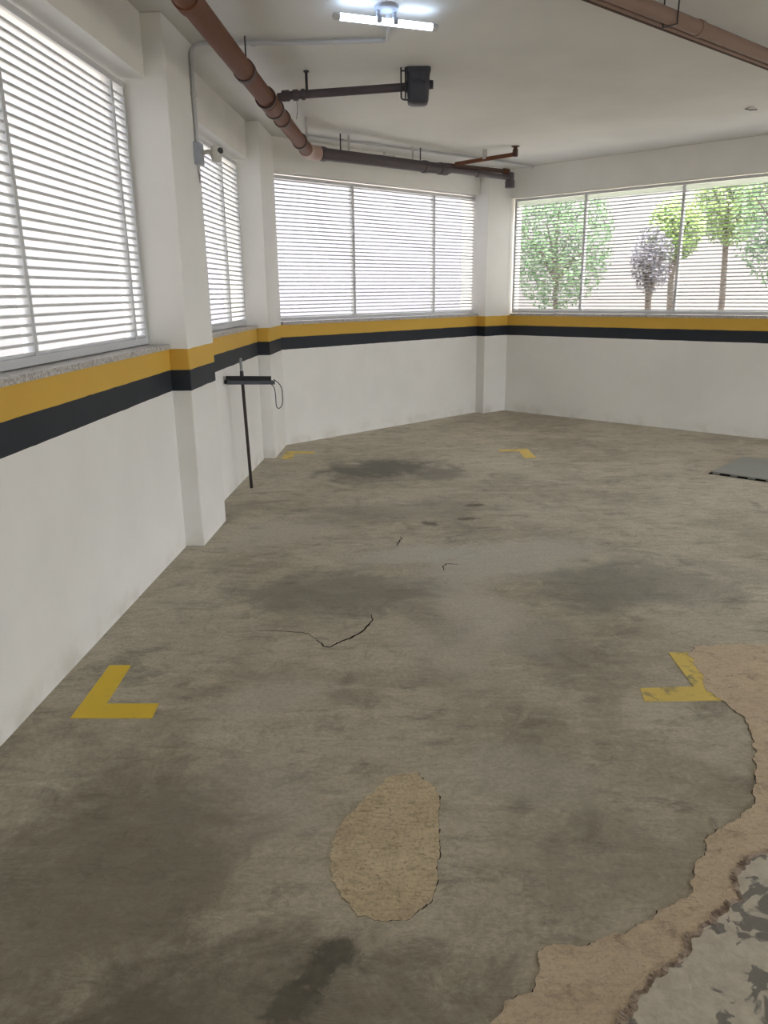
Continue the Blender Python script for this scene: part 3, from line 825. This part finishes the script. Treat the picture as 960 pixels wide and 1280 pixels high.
# ------------------------------------------------------------------ sandy repair patches
def rough(pts, step=0.025, amp=0.010, closed=True, sc=14, seed=0.0):
    out = []
    n = len(pts)
    for i in range(n if closed else n - 1):
        a, b = Vector(pts[i]), Vector(pts[(i + 1) % n])
        k = max(1, int((b - a).length / step))
        nn = Vector((-(b - a).y, (b - a).x)).normalized()
        for j in range(k):
            p = a.lerp(b, j / k)
            o = mnoise.noise(Vector((p.x * sc, p.y * sc, seed))) + 0.5 * mnoise.noise(Vector((p.x * sc * 3, p.y * sc * 3, seed + 5)))
            out.append(p + nn * o * amp)
    if not closed: out.append(Vector(pts[-1]))
    return [(p.x, p.y) for p in out]
PATCH = [(0.034, 2.132), (0.096, 2.143), (0.117, 2.101), (0.153, 2.059), (0.157, 1.981), (0.148, 1.89), (0.146, 1.79), (0.129, 1.713), (0.126, 1.641), (0.106, 1.593), (0.079, 1.569), (0.047, 1.537), (-0.016, 1.535), (-0.078, 1.549), (-0.104, 1.585), (-0.126, 1.623), (-0.15, 1.674), (-0.159, 1.748), (-0.157, 1.828), (-0.13, 1.913), (-0.084, 1.986), (-0.036, 2.063), (0.002, 2.115)]
root = thing('mortar_patch', (0, 1.84, 0), 'sandy teardrop-shaped mortar patch in the middle of the concrete floor', 'floor patch')
pr = rough(PATCH, 0.004, 0.008, sc=34)
MB().poly(pr, 0.0, 0.0018).build('mortar_bed', M['mortar'], root)
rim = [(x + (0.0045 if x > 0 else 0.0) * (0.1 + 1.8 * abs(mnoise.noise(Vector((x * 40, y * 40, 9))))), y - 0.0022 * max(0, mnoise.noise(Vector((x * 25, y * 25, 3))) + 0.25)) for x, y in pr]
MB().poly(rim, 0.0, 0.0008).build('shade_rim', M['rim'], root)  # dark sliver painted in as the shade at the patch's right edge
SL = [(1.671, 3.029), (1.481, 3.035), (1.35, 3.015), (1.296, 2.948), (1.277, 2.847), (1.267, 2.725), (1.242, 2.649), (1.26, 2.588), (1.277, 2.529), (1.298, 2.456), (1.275, 2.326), (1.202, 2.155), (1.15, 2.04), (1.091, 1.945), (1.042, 1.906), (0.959, 1.855), (0.895, 1.806), (0.876, 1.758), (0.82, 1.702), (0.778, 1.606), (0.678, 1.55), (0.593, 1.494), (0.522, 1.478), (0.463, 1.444), (0.389, 1.461), (0.355, 1.437), (0.348, 1.38), (0.319, 1.326), (0.257, 1.303), (0.226, 1.269), (0.187, 1.219), (0.154, 1.151), (0.10, 1.05)]
SR = [(2.30, 2.35), (1.75, 2.12), (1.40, 1.95), (1.15, 1.83), (1.049, 1.755), (0.983, 1.723), (0.919, 1.668), (0.897, 1.585), (0.823, 1.537), (0.763, 1.501), (0.716, 1.457), (0.663, 1.39), (0.586, 1.345), (0.536, 1.294), (0.506, 1.258), (0.469, 1.215), (0.433, 1.148), (0.40, 1.05)]
rl, rr = rough([(2.5, 3.0)] + SL, 0.007, 0.013, False, 24), rough([(2.5, 2.42)] + SR, 0.007, 0.015, False, 24, seed=3)
root = thing('mortar_patch', (0.9, 1.9, 0), 'long sandy strip of broken-out floor curving along the right edge', 'floor patch')
MB().poly(rl + rr[::-1], 0.0, 0.0034).build('mortar_bed', M['mortar_pink'], root)
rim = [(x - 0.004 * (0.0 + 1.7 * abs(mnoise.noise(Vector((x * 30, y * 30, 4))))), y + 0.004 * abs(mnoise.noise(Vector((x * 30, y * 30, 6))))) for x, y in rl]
MB().poly(rim + rr[::-1], 0.0, 0.0012).build('shade_rim', M['rim'], root)  # same painted shade, along the left edge of the strip
# crumbled ridge along the right-hand edge
mb = MB()
for i in range(len(rr) - 1):
    a, b = Vector(rr[i]), Vector(rr[i + 1])
    if (b - a).length < 1e-4: continue
    n2 = Vector(((b - a).y, -(b - a).x)).normalized()
    if n2.dot(Vector((-0.6, 0.8))) < 0: n2 = -n2
    w = 0.004 + 0.022 * abs(mnoise.noise(Vector((a.x * 9, a.y * 9, 2))))
    m2 = a + (b - a) * 0.5
    hz = 0.0045 + 0.002 * random.random()
    mb.poly([tuple(a - n2 * 0.004), tuple(a + n2 * w * random.uniform(0.6, 1)), tuple(m2 + n2 * w * random.uniform(0.9, 1.3)), tuple(b + n2 * w * random.uniform(0.6, 1)), tuple(b - n2 * 0.004)], 0.0036, hz)
mb.build('crumbled_edge', M['crumb'], root)
struct(MB().poly(rr + [(0.40, 0.6), (2.5, 0.6)], 0.0, 0.003).build('rough_screed', M['screed']))

# ------------------------------------------------------------------ cracks in the concrete
fl = bpy.data.objects['floor']
def crack(pts, w, seed):
    pts = [Vector(p) for p in rough(pts, 0.012, 0.010, False, 25, seed)]
    mb = MB()
    L, R = [], []
    for i, p in enumerate(pts):
        d = (pts[min(i + 1, len(pts) - 1)] - pts[max(i - 1, 0)]).normalized()
        n = Vector((-d.y, d.x))
        s = w * (0.35 + 0.65 * math.sin(math.pi * (i + 0.4) / len(pts))) * (0.6 + 0.8 * abs(mnoise.noise(Vector((p.x * 30, p.y * 30, seed)))))
        L.append(tuple(p + n * s)); R.append(tuple(p - n * s))
    mb.poly(L + R[::-1], 0.0002, 0.0012)
    return mb.build('crack', M['crack'], fl)
crack([(-0.306, 3.132), (-0.272, 3.067), (-0.247, 3.058), (-0.204, 3.105), (-0.152, 3.153), (-0.099, 3.227), (-0.06, 3.342), (-0.068, 3.408)], 0.0055, 1)
crack([(-0.6, 3.242), (-0.45, 3.229), (-0.355, 3.2), (-0.306, 3.132)], 0.0018, 2)
crack([(0.075, 4.43), (0.085, 4.50), (0.11, 4.58), (0.10, 4.62)], 0.004, 3)
crack([(0.333, 4.00), (0.328, 4.06), (0.355, 4.11), (0.42, 4.10)], 0.004, 4)
